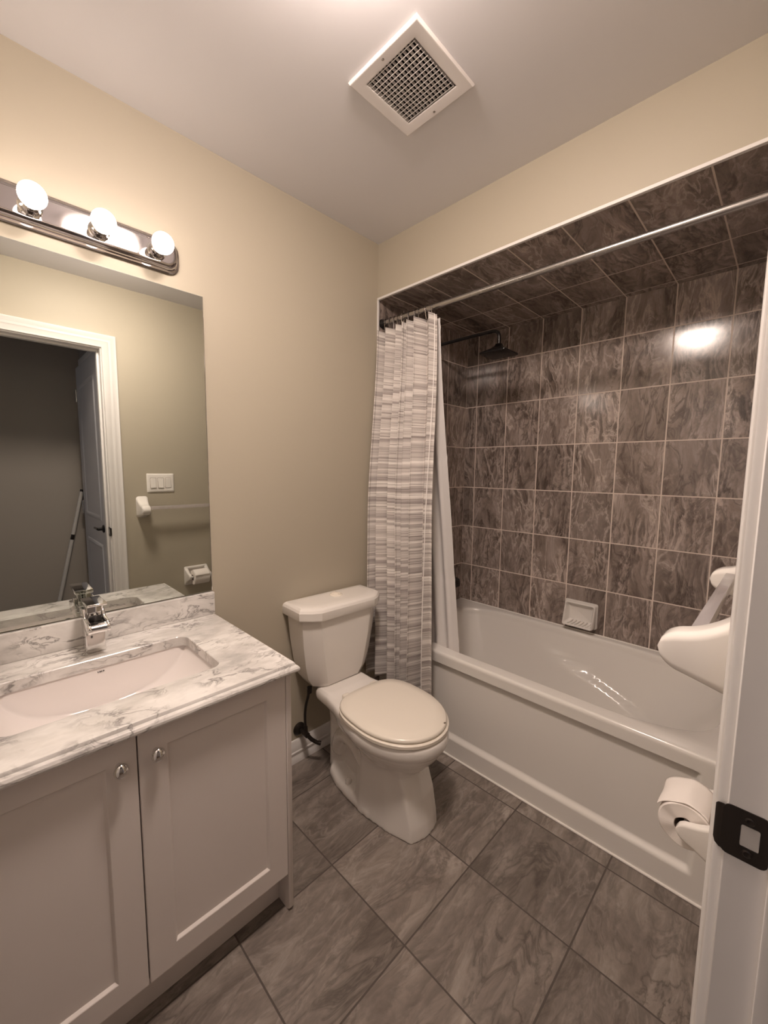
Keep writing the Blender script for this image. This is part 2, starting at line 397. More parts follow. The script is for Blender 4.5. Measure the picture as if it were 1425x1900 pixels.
# door frame: jamb, stop, casing, strike plate
def door_frame():
    b = bm_()
    box(b, W, HX0, JY1, JY1+0.02, 0, DOORH+0.02, 0.0015, 1); box(b, W, HX0, JY0-0.02, JY0, 0, DOORH+0.02, 0.0015, 1)
    box(b, W, HX0, JY0, JY1, DOORH, DOORH+0.02, 0.0015, 1)
    fr = struct('door_1', b, 'trim')
    b = bm_()
    box(b, W+0.039, W+0.075, JY1-0.012, JY1, 0, DOORH, 0.002, 2); box(b, W+0.039, W+0.075, JY0, JY0+0.012, 0, DOORH, 0.002, 2)
    box(b, W+0.039, W+0.075, JY0+0.012, JY1-0.012, DOORH-0.012, DOORH, 0.002, 2)
    part('door_stop', b, 'trim', fr)
    # stepped casing round the opening, mitred: profile (distance from opening, projection)
    prof = [(0.006, 0.0), (0.006, 0.006), (0.0075, 0.009), (0.012, 0.0105), (0.016, 0.009), (0.020, 0.010), (0.036, 0.0115), (0.042, 0.015),
            (0.050, 0.0135), (0.056, 0.013), (0.062, 0.016), (0.072, 0.0175), (0.078, 0.0165), (0.083, 0.012), (0.084, 0.0)]
    for sgn, x in ((-1, W), (1, HX0)):
        b = bm_(); cols = []
        for e, pr in prof:
            xx = x+sgn*pr
            cols.append([(xx, JY1+e, 0), (xx, JY1+e, DOORH+e), (xx, JY0-e, DOORH+e), (xx, JY0-e, 0)])
        loft(b, cols, False, False, closed=False)
        if sgn > 0:
            for v in b.verts: v.co.y = max(v.co.y, YF-0.3)
        part('casing', b, 'trim', fr)
    # strike plate: face plate with lip curling towards the room
    zc = 0.937; hh = 0.030
    b = bm_()
    outl = rrect(0, 0, 0.0205, hh, 0.007, 5)
    hole = [(x*0.40+0.004, y*0.44) for x, y in rrect(0, 0, 0.0205, hh, 0.006, 5)]
    y = JY1-0.0015; xc = W+0.0175
    vo = [b.verts.new((xc+p[0], y, zc+p[1])) for p in outl]; vi = [b.verts.new((xc+p[0], y, zc+p[1])) for p in hole]
    vo2 = [b.verts.new((xc+p[0], y+0.0013, zc+p[1])) for p in outl]; vi2 = [b.verts.new((xc+p[0], y+0.004, zc+p[1])) for p in hole]
    n = len(outl)
    for i in range(n):
        j = (i+1) % n
        b.faces.new((vo[i], vo[j], vi[j], vi[i])); b.faces.new((vo[i], vo[j], vo2[j], vo2[i])); b.faces.new((vi[i], vi[j], vi2[j], vi2[i]))
    # lip
    lip = [(W-0.001, JY1-0.0015), (W-0.004, JY1-0.0010), (W-0.008, JY1+0.0015), (W-0.0100, JY1+0.0050)]
    rr = []
    for k, (lx, ly) in enumerate(lip):
        h2 = hh-0.003-(0.006 if k == 3 else 0.002 if k == 2 else 0)
        rr.append([(lx, ly, zc-h2), (lx, ly, zc+h2), (lx+0.0005, ly+0.0012, zc+h2), (lx+0.0005, ly+0.0012, zc-h2)])
    loft(b, rr)
    sp = part('strike_plate', b, 'bronze', fr, 'dark bronze strike plate')
    part('latch_pocket', box(bm_(), xc-0.004, xc+0.012, JY1-0.0012, JY1-0.0004, zc-0.0125, zc+0.0125), 'pole', sp, 'pale filled latch opening')
    for s in (-1, 1):
        b = bm_(); lathe(b, [(0.0045, 0), (0.0045, 0.0008), (0.003, 0.0016), (0.001, 0.0012)], (xc+0.003, JY1-0.0012, zc+s*0.0195), (0, -1, 0), 16)
        part('screw', b, 'bronze', sp)
door_frame()

def panel_door(name, hinge, width, ang, height, side, handle_sign, mat='trim'):
    """two panel moulded slab; local x from hinge to free edge, faces +-y"""
    b = bm_(); th = 0.0175
    box(b, 0, width, -th, th, 0.012, height, 0.002, 1)
    for sy in (-1, 1):
        for z0, z1 in ((0.24, 0.82), (0.98, height-0.13)):
            prof = [(0.0, 0.0), (0.008, 0.005), (0.020, 0.006), (0.030, 0.002), (0.036, 0.0)]
            rings = []
            for e, pr in prof:
                x0, x1 = 0.10+e, width-0.10-e
                rings.append([(x0, sy*(th+pr), z0+e), (x1, sy*(th+pr), z0+e), (x1, sy*(th+pr), z1-e), (x0, sy*(th+pr), z1-e)])
            loft(b, rings, False, False)
    o = bpy.data.objects.new(name, finish(name, b, mat)); COL.objects.link(o)
    o.location = hinge; o.rotation_euler = (0, 0, ang); o['kind'] = 'structure'
    for s in (-1, 1):
        b = bm_()
        lathe(b, [(0.026, 0), (0.026, 0.006), (0.022, 0.009), (0.010, 0.010), (0.010, 0.035)], (width-0.05, s*th, 0.935), (0, s, 0), 24)
        tube(b, [(width-0.05, s*(th+0.033), 0.935), (width-0.09, s*(th+0.034), 0.936), (width-0.155, s*(th+0.033), 0.934)], [0.009, 0.008, 0.0075], 12)
        part('door_handle', b, 'blackmetal', o, 'black lever handle', local=True)
    for z in (0.25, height/2, height-0.2):
        b = bm_(); tube(b, [(-0.004, side*(th+0.004), z-0.045), (-0.004, side*(th+0.004), z+0.045)], 0.007, 12)
        tube(b, [(-0.004, side*(th+0.004), z+0.045), (-0.004, side*(th+0.004), z+0.052)], [0.0075, 0.003], 12)
        part('hinge', b, 'nickel', o, local=True)
    return o
panel_door('door_2', (W-0.012, JY0-0.022, 0), 0.755, math.pi, 2.035, 1, 1)           # this bathroom's own door, folded back
panel_door('door_3', (2.335, -0.864, 0), 0.70, math.pi, 2.07, 1, 1, 'hall_door')     # hall cupboard door
b = bm_()
box(b, 2.335+0.006, 2.335+0.075, HY0-0.02, HY0, 0, 2.15, 0.003, 2); box(b, HX0, 2.335+0.006, HY0-0.02, HY0, 2.08, 2.15, 0.003, 2)
struct('trim_4', b, 'trim')

# ------------------------------------------------------------------ bathtub
def bathtub():
    z = 0.487; fy = 0.033
    root = empty('bathtub', (W/2, 0.42, 0), 'white alcove bathtub with panelled front apron below the brown tiled walls', 'bathtub')
    # apron as a relief
    b = bm_()
    def xs():
        L = [0.002, 0.02, 0.04]; L += [0.048+0.0024*i for i in range(8)]; L += [0.09+(1.37-0.09)*i/60 for i in range(61)]
        L += [1.378+0.003*i for i in range(9)]; L += [1.43, 1.46, W-0.002]; return L
    def zs():
        L = [0.0, 0.04, 0.07]; L += [0.080+0.0025*i for i in range(13)]; L += [0.13+0.28*i/14 for i in range(15)]
        L += [0.415+0.002*i for i in range(12)]; L += [0.445, 0.46, 0.468]; return L
    def yy(x, zz):
        d = 0.017*S((x-0.05)/0.014)*S((1.400-x)/0.020)*S((zz-0.082)/0.026)*S((0.434-zz)/0.010)
        lip = 0.0025*S((0.115-zz)/0.012)*S((zz-0.095)/0.006)
        return fy+d-0.0*lip+0.004*S((zz-0.2)/0.2)*0+ (0.004 if 0.02 < zz < 0.0 else 0)
    X, Z = xs(), zs()
    grid = [[(x, yy(x, zz), zz) for x in X] for zz in Z]
    for dy, dz in ((0.0, 0.474), (0.0012, 0.479), (0.0040, 0.4835), (0.008, 0.4862), (0.013, z), (0.06, z+0.0005)):
        grid.append([(x, fy+dy, dz) for x in X])
    loft(b, grid, False, False, closed=False)
    part('apron', b, 'tub', root, angle=60)
    # deck and basin
    cx, cy = 0.765, 0.430
    N = 192
    def outline(hx0, hx1, hy0, hy1, n, zz):
        out = []
        for k in range(N):
            a = 2*math.pi*k/N; c, s = math.cos(a), math.sin(a)
            e = 2.0/n
            x = math.copysign(abs(c)**e, c); y = math.copysign(abs(s)**e, s)
            out.append([cx+x*(hx1 if x > 0 else hx0), cy+y*(hy1 if y > 0 else hy0), zz])
        return out
    b = bm_()
    outer = []
    for k in range(N):          # rectangle matching the angles of the basin outline
        a = 2*math.pi*k/N; c, s = math.cos(a), math.sin(a); m = max(abs(c), abs(s))
        x, y = c/m, s/m
        outer.append([cx+x*((W-0.002)-cx if x > 0 else cx-0.002), cy+y*((D-0.001)-cy if y > 0 else cy-(fy+0.058)), z+0.0005])
    rings = [outer]
    hx0, hx1, hy0, hy1 = 0.680, 0.655, 0.338, 0.328
    rings.append(outline(hx0+0.006, hx1+0.006, hy0+0.004, hy1+0.006, 4.0, z))
    rings.append(outline(hx0+0.001, hx1+0.001, hy0, hy1+0.001, 3.9, z-0.003))
    depth = [(0.478, 0.004, 0), (0.465, 0.008, 0.0)]+[(0.455-0.009*i, 0.010+0.0022*i, i/36) for i in range(37)]
    for zz, ins, t in depth:
        lean = 0.20*t**1.3; ln = 0.05*t
        r = outline(hx0-ins-ln, hx1-ins-lean, hy0-ins*0.5-0.03*t, hy1-ins*0.6-0.05*t, 3.9-0.9*t, zz)
        for p in r:            # moulded arm rest swelling out of the long walls
            x = p[0]
            zc = 0.412-0.217*max(0, min(1, (x-0.52)/0.70))
            amt = 0.038*S((x-0.50)/0.40)*S((1.34-x)/0.16)
            dd = amt*S((zc-zz)/0.014)
            if p[1] > cy+0.15: p[1] -= dd
            if p[1] < cy-0.15: p[1] += dd
        rings.append(r)
    last = rings[-1]
    for s_, dz in ((0.96, -0.016), (0.90, -0.024), (0.8, -0.027), (0.5, -0.029), (0.05, -0.03)):
        rings.append([[cx+(p[0]-cx)*s_, cy+(p[1]-cy)*s_, p[2]+dz] for p in last])
    loft(b, rings, False, True)
    part('basin', b, 'tub', root, angle=50)
    # tiling flange upstand seen as a line on the back wall
    b = bm_(); tube(b, [(0.003, D-0.005, z+0.001), (W-0.003, D-0.005, z+0.001)], 0.004, 8); part('wall_bead', b, 'caulk', root)
    b = bm_(); lathe(b, [(0.03, 0), (0.03, 0.006), (0.024, 0.010), (0.004, 0.011)], (0.125, 0.43, 0.36), (1, 0, 0.15), 28); part('overflow_cover', b, 'blackmetal', root)
    return root
bathtub()

# ------------------------------------------------------------------ toilet (local axes: x out from the wall, y along it)
def toilet():
    root = empty('toilet', (0.0, -0.342, 0.0), 'white two-piece toilet with closed lid between vanity and bathtub', 'toilet', rz=-0.05)
    N = 56
    def egg(x0, x1, hw, z, nf=2.0, nb=2.6, xm=None):
        xm = xm if xm is not None else x0+(x1-x0)*0.55
        out = []
        for k in range(N):
            a = 2*math.pi*k/N; c, s = math.cos(a), math.sin(a)
            e = 2.0/(nf if c > 0 else nb)
            x = math.copysign(abs(c)**e, c); y = math.copysign(abs(s)**(2.0/(nf if c > 0 else nb)), s)
            out.append((xm+x*((x1-xm) if x > 0 else (xm-x0)), y*hw, z))
        return out
    b = bm_()
    # bowl
    loft(b, [egg(0.30, 0.60, 0.085, 0.20), egg(0.27, 0.655, 0.115, 0.255), egg(0.235, 0.692, 0.150, 0.300), egg(0.215, 0.708, 0.168, 0.325), egg(0.215, 0.71, 0.17, 0.35)])
    # rim and rear deck as one outline, narrowing back under the tank
    def top(d, z, xb=0.10):
        half = [(xb+d, 0.0), (xb+d, 0.060), (xb+d+0.004, 0.105-d), (xb+d+0.022, 0.124-d), (0.20, 0.128-d), (0.27, 0.139-d), (0.33, 0.155-d), (0.39, 0.172-d), (0.45, 0.1825-d)]
        half += [(0.47+(0.252-d)*math.sin(math.radians(t)), (0.1845-d)*math.cos(math.radians(t))) for t in range(0, 91, 9)]
        return [(x, -y, z) for x, y in half]+[(x, y, z) for x, y in reversed(half[1:-1])]
    loft(b, [top(0.030, 0.322), top(0.012, 0.330), top(0.003, 0.342), top(0.0, 0.354), top(0.0, 0.372), top(0.004, 0.383), top(0.014, 0.3875)])
    def rr(x0, x1, hw, z, r=0.03): return [(p[0], p[1], z) for p in rrect((x0+x1)/2, 0, (x1-x0)/2, hw, r, 5)]
    loft(b, [rr(0.105, 0.30, 0.118, 0.380), rr(0.105, 0.25, 0.116, 0.388), rr(0.107, 0.21, 0.112, 0.394)])
    # front pedestal, faceted prow
    def ped(z, xf, hwf, hwm, xm, xb):
        pts = [(xb, -hwm*0.9), (xm, -hwm), (xm+(xf-xm)*0.55, -(hwm*0.62+hwf*0.38)), (xf-0.012, -hwf), (xf, -hwf*0.55), (xf+0.006, 0)]
        full = pts+[(x, -y) for x, y in reversed(pts[:-1])]
        return [(x, y, z) for x, y in full]
    loft(b, [ped(0.0, 0.672, 0.073, 0.124, 0.42, 0.37), ped(0.05, 0.667, 0.073, 0.119, 0.42, 0.375), ped(0.14, 0.648, 0.074, 0.112, 0.42, 0.385),
             ped(0.22, 0.615, 0.075, 0.108, 0.42, 0.40), ped(0.30, 0.62, 0.085, 0.112, 0.42, 0.40)])
    # rear trapway column and foot
    loft(b, [egg(0.10, 0.23, 0.062, 0.0, 2.4, 2.4), egg(0.10, 0.225, 0.058, 0.12, 2.4, 2.4), egg(0.10, 0.235, 0.062, 0.22, 2.4, 2.4), egg(0.11, 0.26, 0.085, 0.33, 2.4, 2.4)])
    loft(b, [egg(0.16, 0.45, 0.05, 0.0, 2.5, 2.5), egg(0.16, 0.45, 0.05, 0.34, 2.5, 2.5)])
    # diagonal trap bulge
    for s in (-1, 1):
        tube(b, arc((0.18, s*0.035, 0.10), (0.24, s*0.055, 0.30), (0.43, s*0.07, 0.17), 10), [0.040]*11, 12)
    # low foot flange
    def foot(z, g):
        pts = [(0.135+g, -0.03), (0.15+g, -0.062+g), (0.185, -0.094+g), (0.25, -0.112+g), (0.34, -0.120+g), (0.47, -0.121+g)]
        return [(x, y, z) for x, y in pts+[(x, -y) for x, y in reversed(pts)]]
    loft(b, [foot(0, 0), foot(0.022, 0), foot(0.036, 0.006), foot(0.044, 0.018), foot(0.05, 0.035)])
    body = part('bowl', b, 'ceramic', root, local=True, angle=180)
    md = body.modifiers.new('blend', 'REMESH'); md.mode = 'VOXEL'; md.voxel_size = 0.0045; md.use_smooth_shade = True
    ms = body.modifiers.new('soften', 'SMOOTH'); ms.factor = 0.5; ms.iterations = 7
    for s in (-1, 1):
        b = bm_(); lathe(b, [(0.0135, 0), (0.0135, 0.012), (0.011, 0.019), (0.005, 0.0225), (0.0005, 0.0235)], (0.318, s*0.092, 0.042), (0, 0, 1), 20)
        part('bolt_cap', b, 'ceramic', root, local=True)
    # tank
    def tk(x0, x1, hw, ch, z):
        pts = [(x0, -hw), (x1-ch*0.95, -hw), (x1-ch*0.30, -hw+ch*0.72), (x1, -hw+ch*1.35)]
        full = pts+[(x, -y) for x, y in reversed(pts)]
        return [(x, y, z) for x, y in full]
    b = bm_()
    loft(b, [tk(0.055, 0.150, 0.120, 0.030, 0.392), tk(0.045, 0.158, 0.137, 0.040, 0.400), tk(0.032, 0.172, 0.162, 0.050, 0.440), tk(0.026, 0.178, 0.176, 0.052, 0.500),
             tk(0.022, 0.183, 0.190, 0.050, 0.600), tk(0.020, 0.186, 0.198, 0.048, 0.700), tk(0.020, 0.186, 0.198, 0.048, 0.722)])
    es = [e for e in b.edges]
    bmesh.ops.bevel(b, geom=[e for e in b.edges if abs((e.verts[0].co-e.verts[1].co).z) > 0.005 and len(e.link_faces) == 2 and e.calc_face_angle(0) > 0.25], offset=0.006, segments=3, profile=0.5, affect='EDGES')
    part('tank', b, 'ceramic', root, local=True, angle=24)
    b = bm_()
    rings = []
    for g, z in ((0.012, 0.716), (0.0, 0.717), (-0.002, 0.722), (-0.002, 0.752), (0.003, 0.762), (0.012, 0.769), (0.024, 0.7715), (0.05, 0.772)):
        rings.append(tk(0.010+g*0.8, 0.203-g, 0.217-g, 0.056-g*0.35, z))
    loft(b, rings)
    bmesh.ops.bevel(b, geom=[e for e in b.edges if abs((e.verts[0].co-e.verts[1].co).z) > 0.004 and e.calc_face_angle(0) > 0.25], offset=0.004, segments=2, profile=0.5, affect='EDGES')
    part('tank_lid', b, 'ceramic', root, local=True, angle=24)
    b = bm_(); lathe(b, [(0.030, 0), (0.0295, 0.003), (0.025, 0.006), (0.0245, 0.0045), (0.024, 0.0075), (0.015, 0.0105), (0.001, 0.0115)], (0.085, 0.012, 0.7715), (0, 0, 1), 32)
    box(b, 0.085-0.022, 0.085+0.022, 0.0112, 0.0128, 0.7795, 0.783)
    part('flush_button', b, 'seat', root, 'round two-part flush button', local=True)
    # seat ring and lid
    def lidring(x0, x1, hw, z): return egg(x0, x1, hw, z, 2.05, 3.2, x0+(x1-x0)*0.47)
    b = bm_(); loft(b, [lidring(0.295, 0.712, 0.180, 0.388), lidring(0.29, 0.716, 0.184, 0.392), lidring(0.29, 0.716, 0.184, 0.402), lidring(0.294, 0.711, 0.180, 0.405)])
    part('seat', b, 'seat', root, local=True)
    b = bm_(); loft(b, [lidring(0.294, 0.704, 0.176, 0.4065), lidring(0.290, 0.708, 0.179, 0.409), lidring(0.290, 0.708, 0.179, 0.416), lidring(0.296, 0.702, 0.173, 0.4215), lidring(0.33, 0.66, 0.135, 0.4245), lidring(0.45, 0.52, 0.03, 0.4255)])
    lid = part('seat_lid', b, 'seat', root, local=True, angle=60)
    b = bm_(); box(b, 0.685, 0.690, 0.062, 0.072, 0.4212, 0.4220)
    part('printed_mark', b, 'cardboard', lid, 'tiny faint printed mark', local=True)
    for s in (-1, 1):
        b = bm_(); box(b, 0.268, 0.300, s*0.075-0.016, s*0.075+0.016, 0.388, 0.409, 0.005, 3)
        part('hinge', b, 'seat', root, local=True)
toilet()

def stop_valve():
    root = empty('stop_valve', (0.0, -0.485, 0.15), 'dark bronze water stop valve with hose low on the wall behind the toilet', 'valve')
    b = bm_(); lathe(b, [(0.030, 0), (0.030, 0.004), (0.022, 0.012), (0.013, 0.016), (0.012, 0.016)], (0.0, -0.485, 0.15), (1, 0, 0), 28); part('escutcheon', b, 'bronze', root)
    b = bm_(); lathe(b, [(0.009, 0.0), (0.009, 0.03), (0.0125, 0.032), (0.0125, 0.062), (0.008, 0.064)], (0.008, -0.485, 0.15), (1, 0, 0), 20)
    tube(b, [(0.055, -0.485, 0.150), (0.055, -0.485, 0.185)], [0.011, 0.009], 14)
    part('valve_body', b, 'bronze', root)
    b = bm_(); tube(b, [(0.066, -0.484, 0.149), (0.078, -0.470, 0.128), (0.092, -0.452, 0.112), (0.104, -0.438, 0.106)], [0.009, 0.009, 0.0085, 0.010], 14); part('handle', b, 'bronze', root)
    b = bm_(); pts = arc((0.055, -0.485, 0.18), (0.062, -0.500, 0.27), (0.085, -0.492, 0.34), 10)+[Vector((0.089, -0.488, 0.372)), Vector((0.090, -0.486, 0.388))]
    tube(b, pts, 0.0062, 12); tube(b, [(0.0895, -0.487, 0.362), (0.090, -0.486, 0.389)], 0.011, 10)
    part('supply_hose', b, 'bronze', root)
stop_valve()

# ------------------------------------------------------------------ vanity
VY_R, VY_L = -0.862, -1.646
XF = 0.541
def vanity():
    root = empty('vanity_cabinet', (0.27, (VY_R+VY_L)/2, 0), 'white two-door vanity cabinet under the marble worktop beside the toilet', 'cabinet')
    zt = 0.7665
    for y0, y1 in ((VY_R-0.016, VY_R), (VY_L, VY_L+0.016)):
        b = bm_(); poly = [(0.002, 0.0), (XF-0.012, 0.0), (XF, 0.010), (XF, zt), (0.002, zt)]
        prism(b, poly, 'xz', y0, y1, 0.001, 1); part('side_panel', b, 'cabinet', root)
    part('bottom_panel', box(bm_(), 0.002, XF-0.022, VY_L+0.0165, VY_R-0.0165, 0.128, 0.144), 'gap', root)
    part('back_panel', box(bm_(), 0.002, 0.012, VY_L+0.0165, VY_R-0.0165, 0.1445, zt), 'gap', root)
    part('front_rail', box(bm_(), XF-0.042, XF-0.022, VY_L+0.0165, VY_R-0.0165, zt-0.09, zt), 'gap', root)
    part('toe_kick', box(bm_(), XF-0.075, XF-0.060, VY_L+0.0165, VY_R-0.0165, 0.0, 0.127), 'cabinet', root)
    mid = (VY_R+VY_L)/2
    for y0, y1, ky in ((mid+0.0015, VY_R-0.0175, mid+0.036), (VY_L+0.0175, mid-0.0015, mid-0.036)):
        b = bm_(); z0, z1 = 0.128, zt-0.002; st = 0.0585; xb, xf, xp = XF-0.019, XF, XF-0.0075
        # shaker frame with recessed centre
        rings = []
        def rect(e, x): return [(x, y0+e, z0+e), (x, y1-e, z0+e), (x, y1-e, z1-e), (x, y0+e, z1-e)]
        rings = [rect(0, xb), rect(0, xf-0.0015), rect(0.0015, xf), rect(st, xf), rect(st+0.0015, xf-0.001), rect(st+0.006, xp)]
        loft(b, rings)
        d = part('door', b, 'cabinet', root, angle=20)
        b = bm_()
        lathe(b, [(0.008, 0), (0.0075, 0.004), (0.0055, 0.009), (0.006, 0.013), (0.0145, 0.0165), (0.0165, 0.0195), (0.016, 0.023), (0.012, 0.0275), (0.006, 0.0295), (0.0005, 0.030)],
              (xf, ky, 0.700), (1, 0, 0), 32, up=(0, 0, 1), sx=1.05, sy=0.88)
        part('knob', b, 'chrome', d, 'oval chrome knob')
vanity()

SKC = (0.293, -1.2440); SKH = (0.142, 0.2290)
def worktop():
    root = empty('worktop', (0.28, -1.2525, 0.767), 'grey-veined white marble worktop with low backsplash on the white vanity', 'worktop')
    x1, y0, y1 = 0.572, -1.6605, -0.8500
    zt = 0.797
    b = bm_(); rings = []
    prof = [(0.016, 0.7672), (0.008, 0.7672), (0.003, 0.7700), (0.0, 0.7750), (0.0, 0.7800), (0.003, 0.7850), (0.0075, 0.7880), (0.0095, 0.7885), (0.0105, 0.7940), (0.0120, 0.7962), (0.0145, 0.797)]
    for g, z in prof:
        rings.append([(0.001, y0+g, z), (x1-g, y0+g, z), (x1-g, y1-g, z), (0.001, y1-g, z)])
    vv = loft(b, rings, False, False)
    # top and underside with the sink cut-out
    hole = rrect(SKC[0], SKC[1], SKH[0], SKH[1], 0.030, 8)
    ht = [b.verts.new((p[0], p[1], zt-0.002)) for p in hole]; hb = [b.verts.new((p[0], p[1], 0.7672)) for p in hole]
    ho = [b.verts.new((p[0], p[1], zt)) for p in rrect(SKC[0], SKC[1], SKH[0]+0.002, SKH[1]+0.002, 0.032, 8)]
    n = len(hole)
    def fill(outer, inner):
        es = []
        for ring in (outer, inner):
            for i in range(len(ring)):
                a, c = ring[i], ring[(i+1) % len(ring)]
                es.append(b.edges.get((a, c)) or b.edges.new((a, c)))
        bmesh.ops.triangle_fill(b, use_beauty=True, edges=es)
    fill(vv[-1], ho); fill(vv[0], hb)
    for i in range(n):
        j = (i+1) % n
        b.faces.new((ho[i], ho[j], ht[j], ht[i])); b.faces.new((ht[i], ht[j], hb[j], hb[i]))
    part('counter_slab', b, 'marble', root, angle=25)
    b = bm_(); box(b, 0.001, 0.0205, y0+0.004, -0.8600, zt+0.0004, 0.8805, 0.0018, 2); part('backsplash', b, 'marble', root)
worktop()

def sink():
    root = empty('sink', (SKC[0], SKC[1], 0.64), 'white rectangular undermount basin sunk in the marble worktop', 'sink')
    b = bm_(); rings = []
    x0, x1 = SKC[0]-SKH[0]-0.004, SKC[0]+SKH[0]+0.004; hy = SKH[1]+0.004
    NY = 72
    for j in range(NY+1):                     # flat long walls, one boat-shaped floor curving up at both ends
        y = SKC[1]-hy+2*hy*j/NY; q = abs(y-SKC[1])/hy
        zb = 0.652+0.112*(0.30*q**2+0.70*q**4.5); zt = 0.7668; d = max(zt-zb, 0.0008); f = min(0.010, d*0.4)
        rings.append([(x0, y, zt), (x0+0.010*(d/0.115), y, zb+f), (x0+0.012*(d/0.115)+f*0.3, y, zb+f*0.3), (x0+0.014*(d/0.115)+f, y, zb),
                      (SKC[0], y, zb-0.002*(1-q)), (x1-0.014*(d/0.115)-f, y, zb), (x1-0.012*(d/0.115)-f*0.3, y, zb+f*0.3), (x1-0.010*(d/0.115), y, zb+f), (x1, y, zt)])
    loft(b, rings, False, False, closed=False)
    loft(b, [[(p[0], p[1], 0.7668) for p in rrect(SKC[0], SKC[1], SKH[0]+g, SKH[1]+g, 0.004, 8)] for g in (0.004, 0.03)], False, False)
    outer = [[(p[0], p[1], z) for p in rrect(SKC[0], SKC[1], SKH[0]+g, SKH[1]+g2, 0.04, 8)] for g, g2, z in ((0.030, 0.030, 0.7667), (0.030, 0.030, 0.756), (0.012, 0.012, 0.750), (0.010, -0.02, 0.70), (0.006, -0.10, 0.642))]
    loft(b, outer, False, True)
    part('basin', b, 'sink', root, angle=45)
    b = bm_(); lathe(b, [(0.022, 0), (0.022, 0.002), (0.017, 0.003), (0.015, 0.0015), (0.002, 0.001)], (SKC[0], SKC[1], 0.6504), (0, 0, 1), 28); part('drain', b, 'chrome', root)
    b = bm_(); lathe(b, [(0.0125, 0), (0.0125, 0.003), (0.009, 0.0035), (0.001, 0.0035)], (0.4355, -1.247, 0.744), (-1, 0, 0.1), 24, up=(0, 1, 0), sx=1.2); part('overflow_hole', b, 'black', root, 'dark oval overflow hole')
    b = bm_()
    for k, w_ in enumerate((0.0016, 0.0030, 0.0022, 0.0034)):
        y = -1.2545+k*0.0042; box(b, 0.1475, 0.1500, y, y+w_, 0.7525, 0.7560)
    part('maker_mark', b, 'mark', root, 'tiny dark printed maker mark')
sink()

def faucet():
    root = empty('faucet', (0.078, -1.246, 0.7975), 'square chrome waterfall faucet standing behind the basin', 'faucet')
    y0, y1 = -1.2705, -1.2215
    b = bm_(); box(b, 0.052, 0.104, y0, y1, 0.7975, 0.885, 0.003, 3); part('body', b, 'chrome', root)
    # open trough spout
    b = bm_()
    poly = [(0.055, 0.872), (0.128, 0.868), (0.150, 0.868), (0.162, 0.872), (0.168, 0.880), (0.168, 0.890), (0.163, 0.898), (0.150, 0.902), (0.110, 0.906), (0.096, 0.918), (0.088, 0.928), (0.055, 0.928)]
    for ya, yb in ((y0-0.002, y0+0.006), (y1-0.006, y1+0.002)): prism(b, poly, 'xz', ya, yb, 0.0016, 2)
    floorp = [(0.055, 0.872), (0.128, 0.869), (0.150, 0.869), (0.161, 0.873), (0.167, 0.880), (0.166, 0.889), (0.160, 0.8965), (0.152, 0.899), (0.146, 0.888), (0.130, 0.880), (0.060, 0.884)]
    prism(b, floorp, 'xz', y0+0.003, y1-0.003, 0.0, 1)
    part('spout', b, 'chrome', root, angle=50)
    part('spout_channel', box(bm_(), 0.100, 0.147, y0+0.0065, y1-0.0065, 0.884, 0.8885), 'blackmetal', root, 'dark open water channel')
    b = bm_(); box(b, 0.055, 0.098, y0+0.0065, y1-0.0065, 0.885, 0.942, 0.002, 2); part('cartridge_block', b, 'chrome', root)
    b = bm_()
    poly = [(0.050, 0.941), (0.100, 0.9435), (0.152, 0.948), (0.154, 0.952), (0.152, 0.9555), (0.100, 0.953), (0.050, 0.953)]
    prism(b, poly, 'xz', y0+0.001, y1-0.001, 0.0012, 2); part('handle', b, 'chrome', root)
    b = bm_(); tube(b, [(0.046, -1.246, 0.80), (0.046, -1.246, 0.872)], 0.0026, 10); lathe(b, [(0.003, 0), (0.0048, 0.004), (0.0045, 0.012), (0.001, 0.014)], (0.046, -1.246, 0.872), (0, 0, 1), 14)
    part('drain_lift_rod', b, 'chrome', root)
faucet()

def mirror():
    y0, y1, z0, z1 = -1.640, -0.8625, 0.8835, 1.940
    root = empty('mirror', (0.002, (y0+y1)/2, z0), 'large frameless wall mirror above the marble backsplash', 'mirror')
    b = bm_(); box(b, 0.0008, 0.0040, y0, y1, z0, z1); part('backing', b, 'mirror_edge', root)
    b = bm_(); box(b, 0.0041, 0.0050, y0+0.001, y1-0.001, z0+0.001, z1-0.001); part('glass', b, 'mirror', root)
    b = bm_(); tube(b, [(0.003, y1, z0), (0.003, y1, z1)], 0.0018, 8); part('polished_edge', b, 'chrome', root)
mirror()

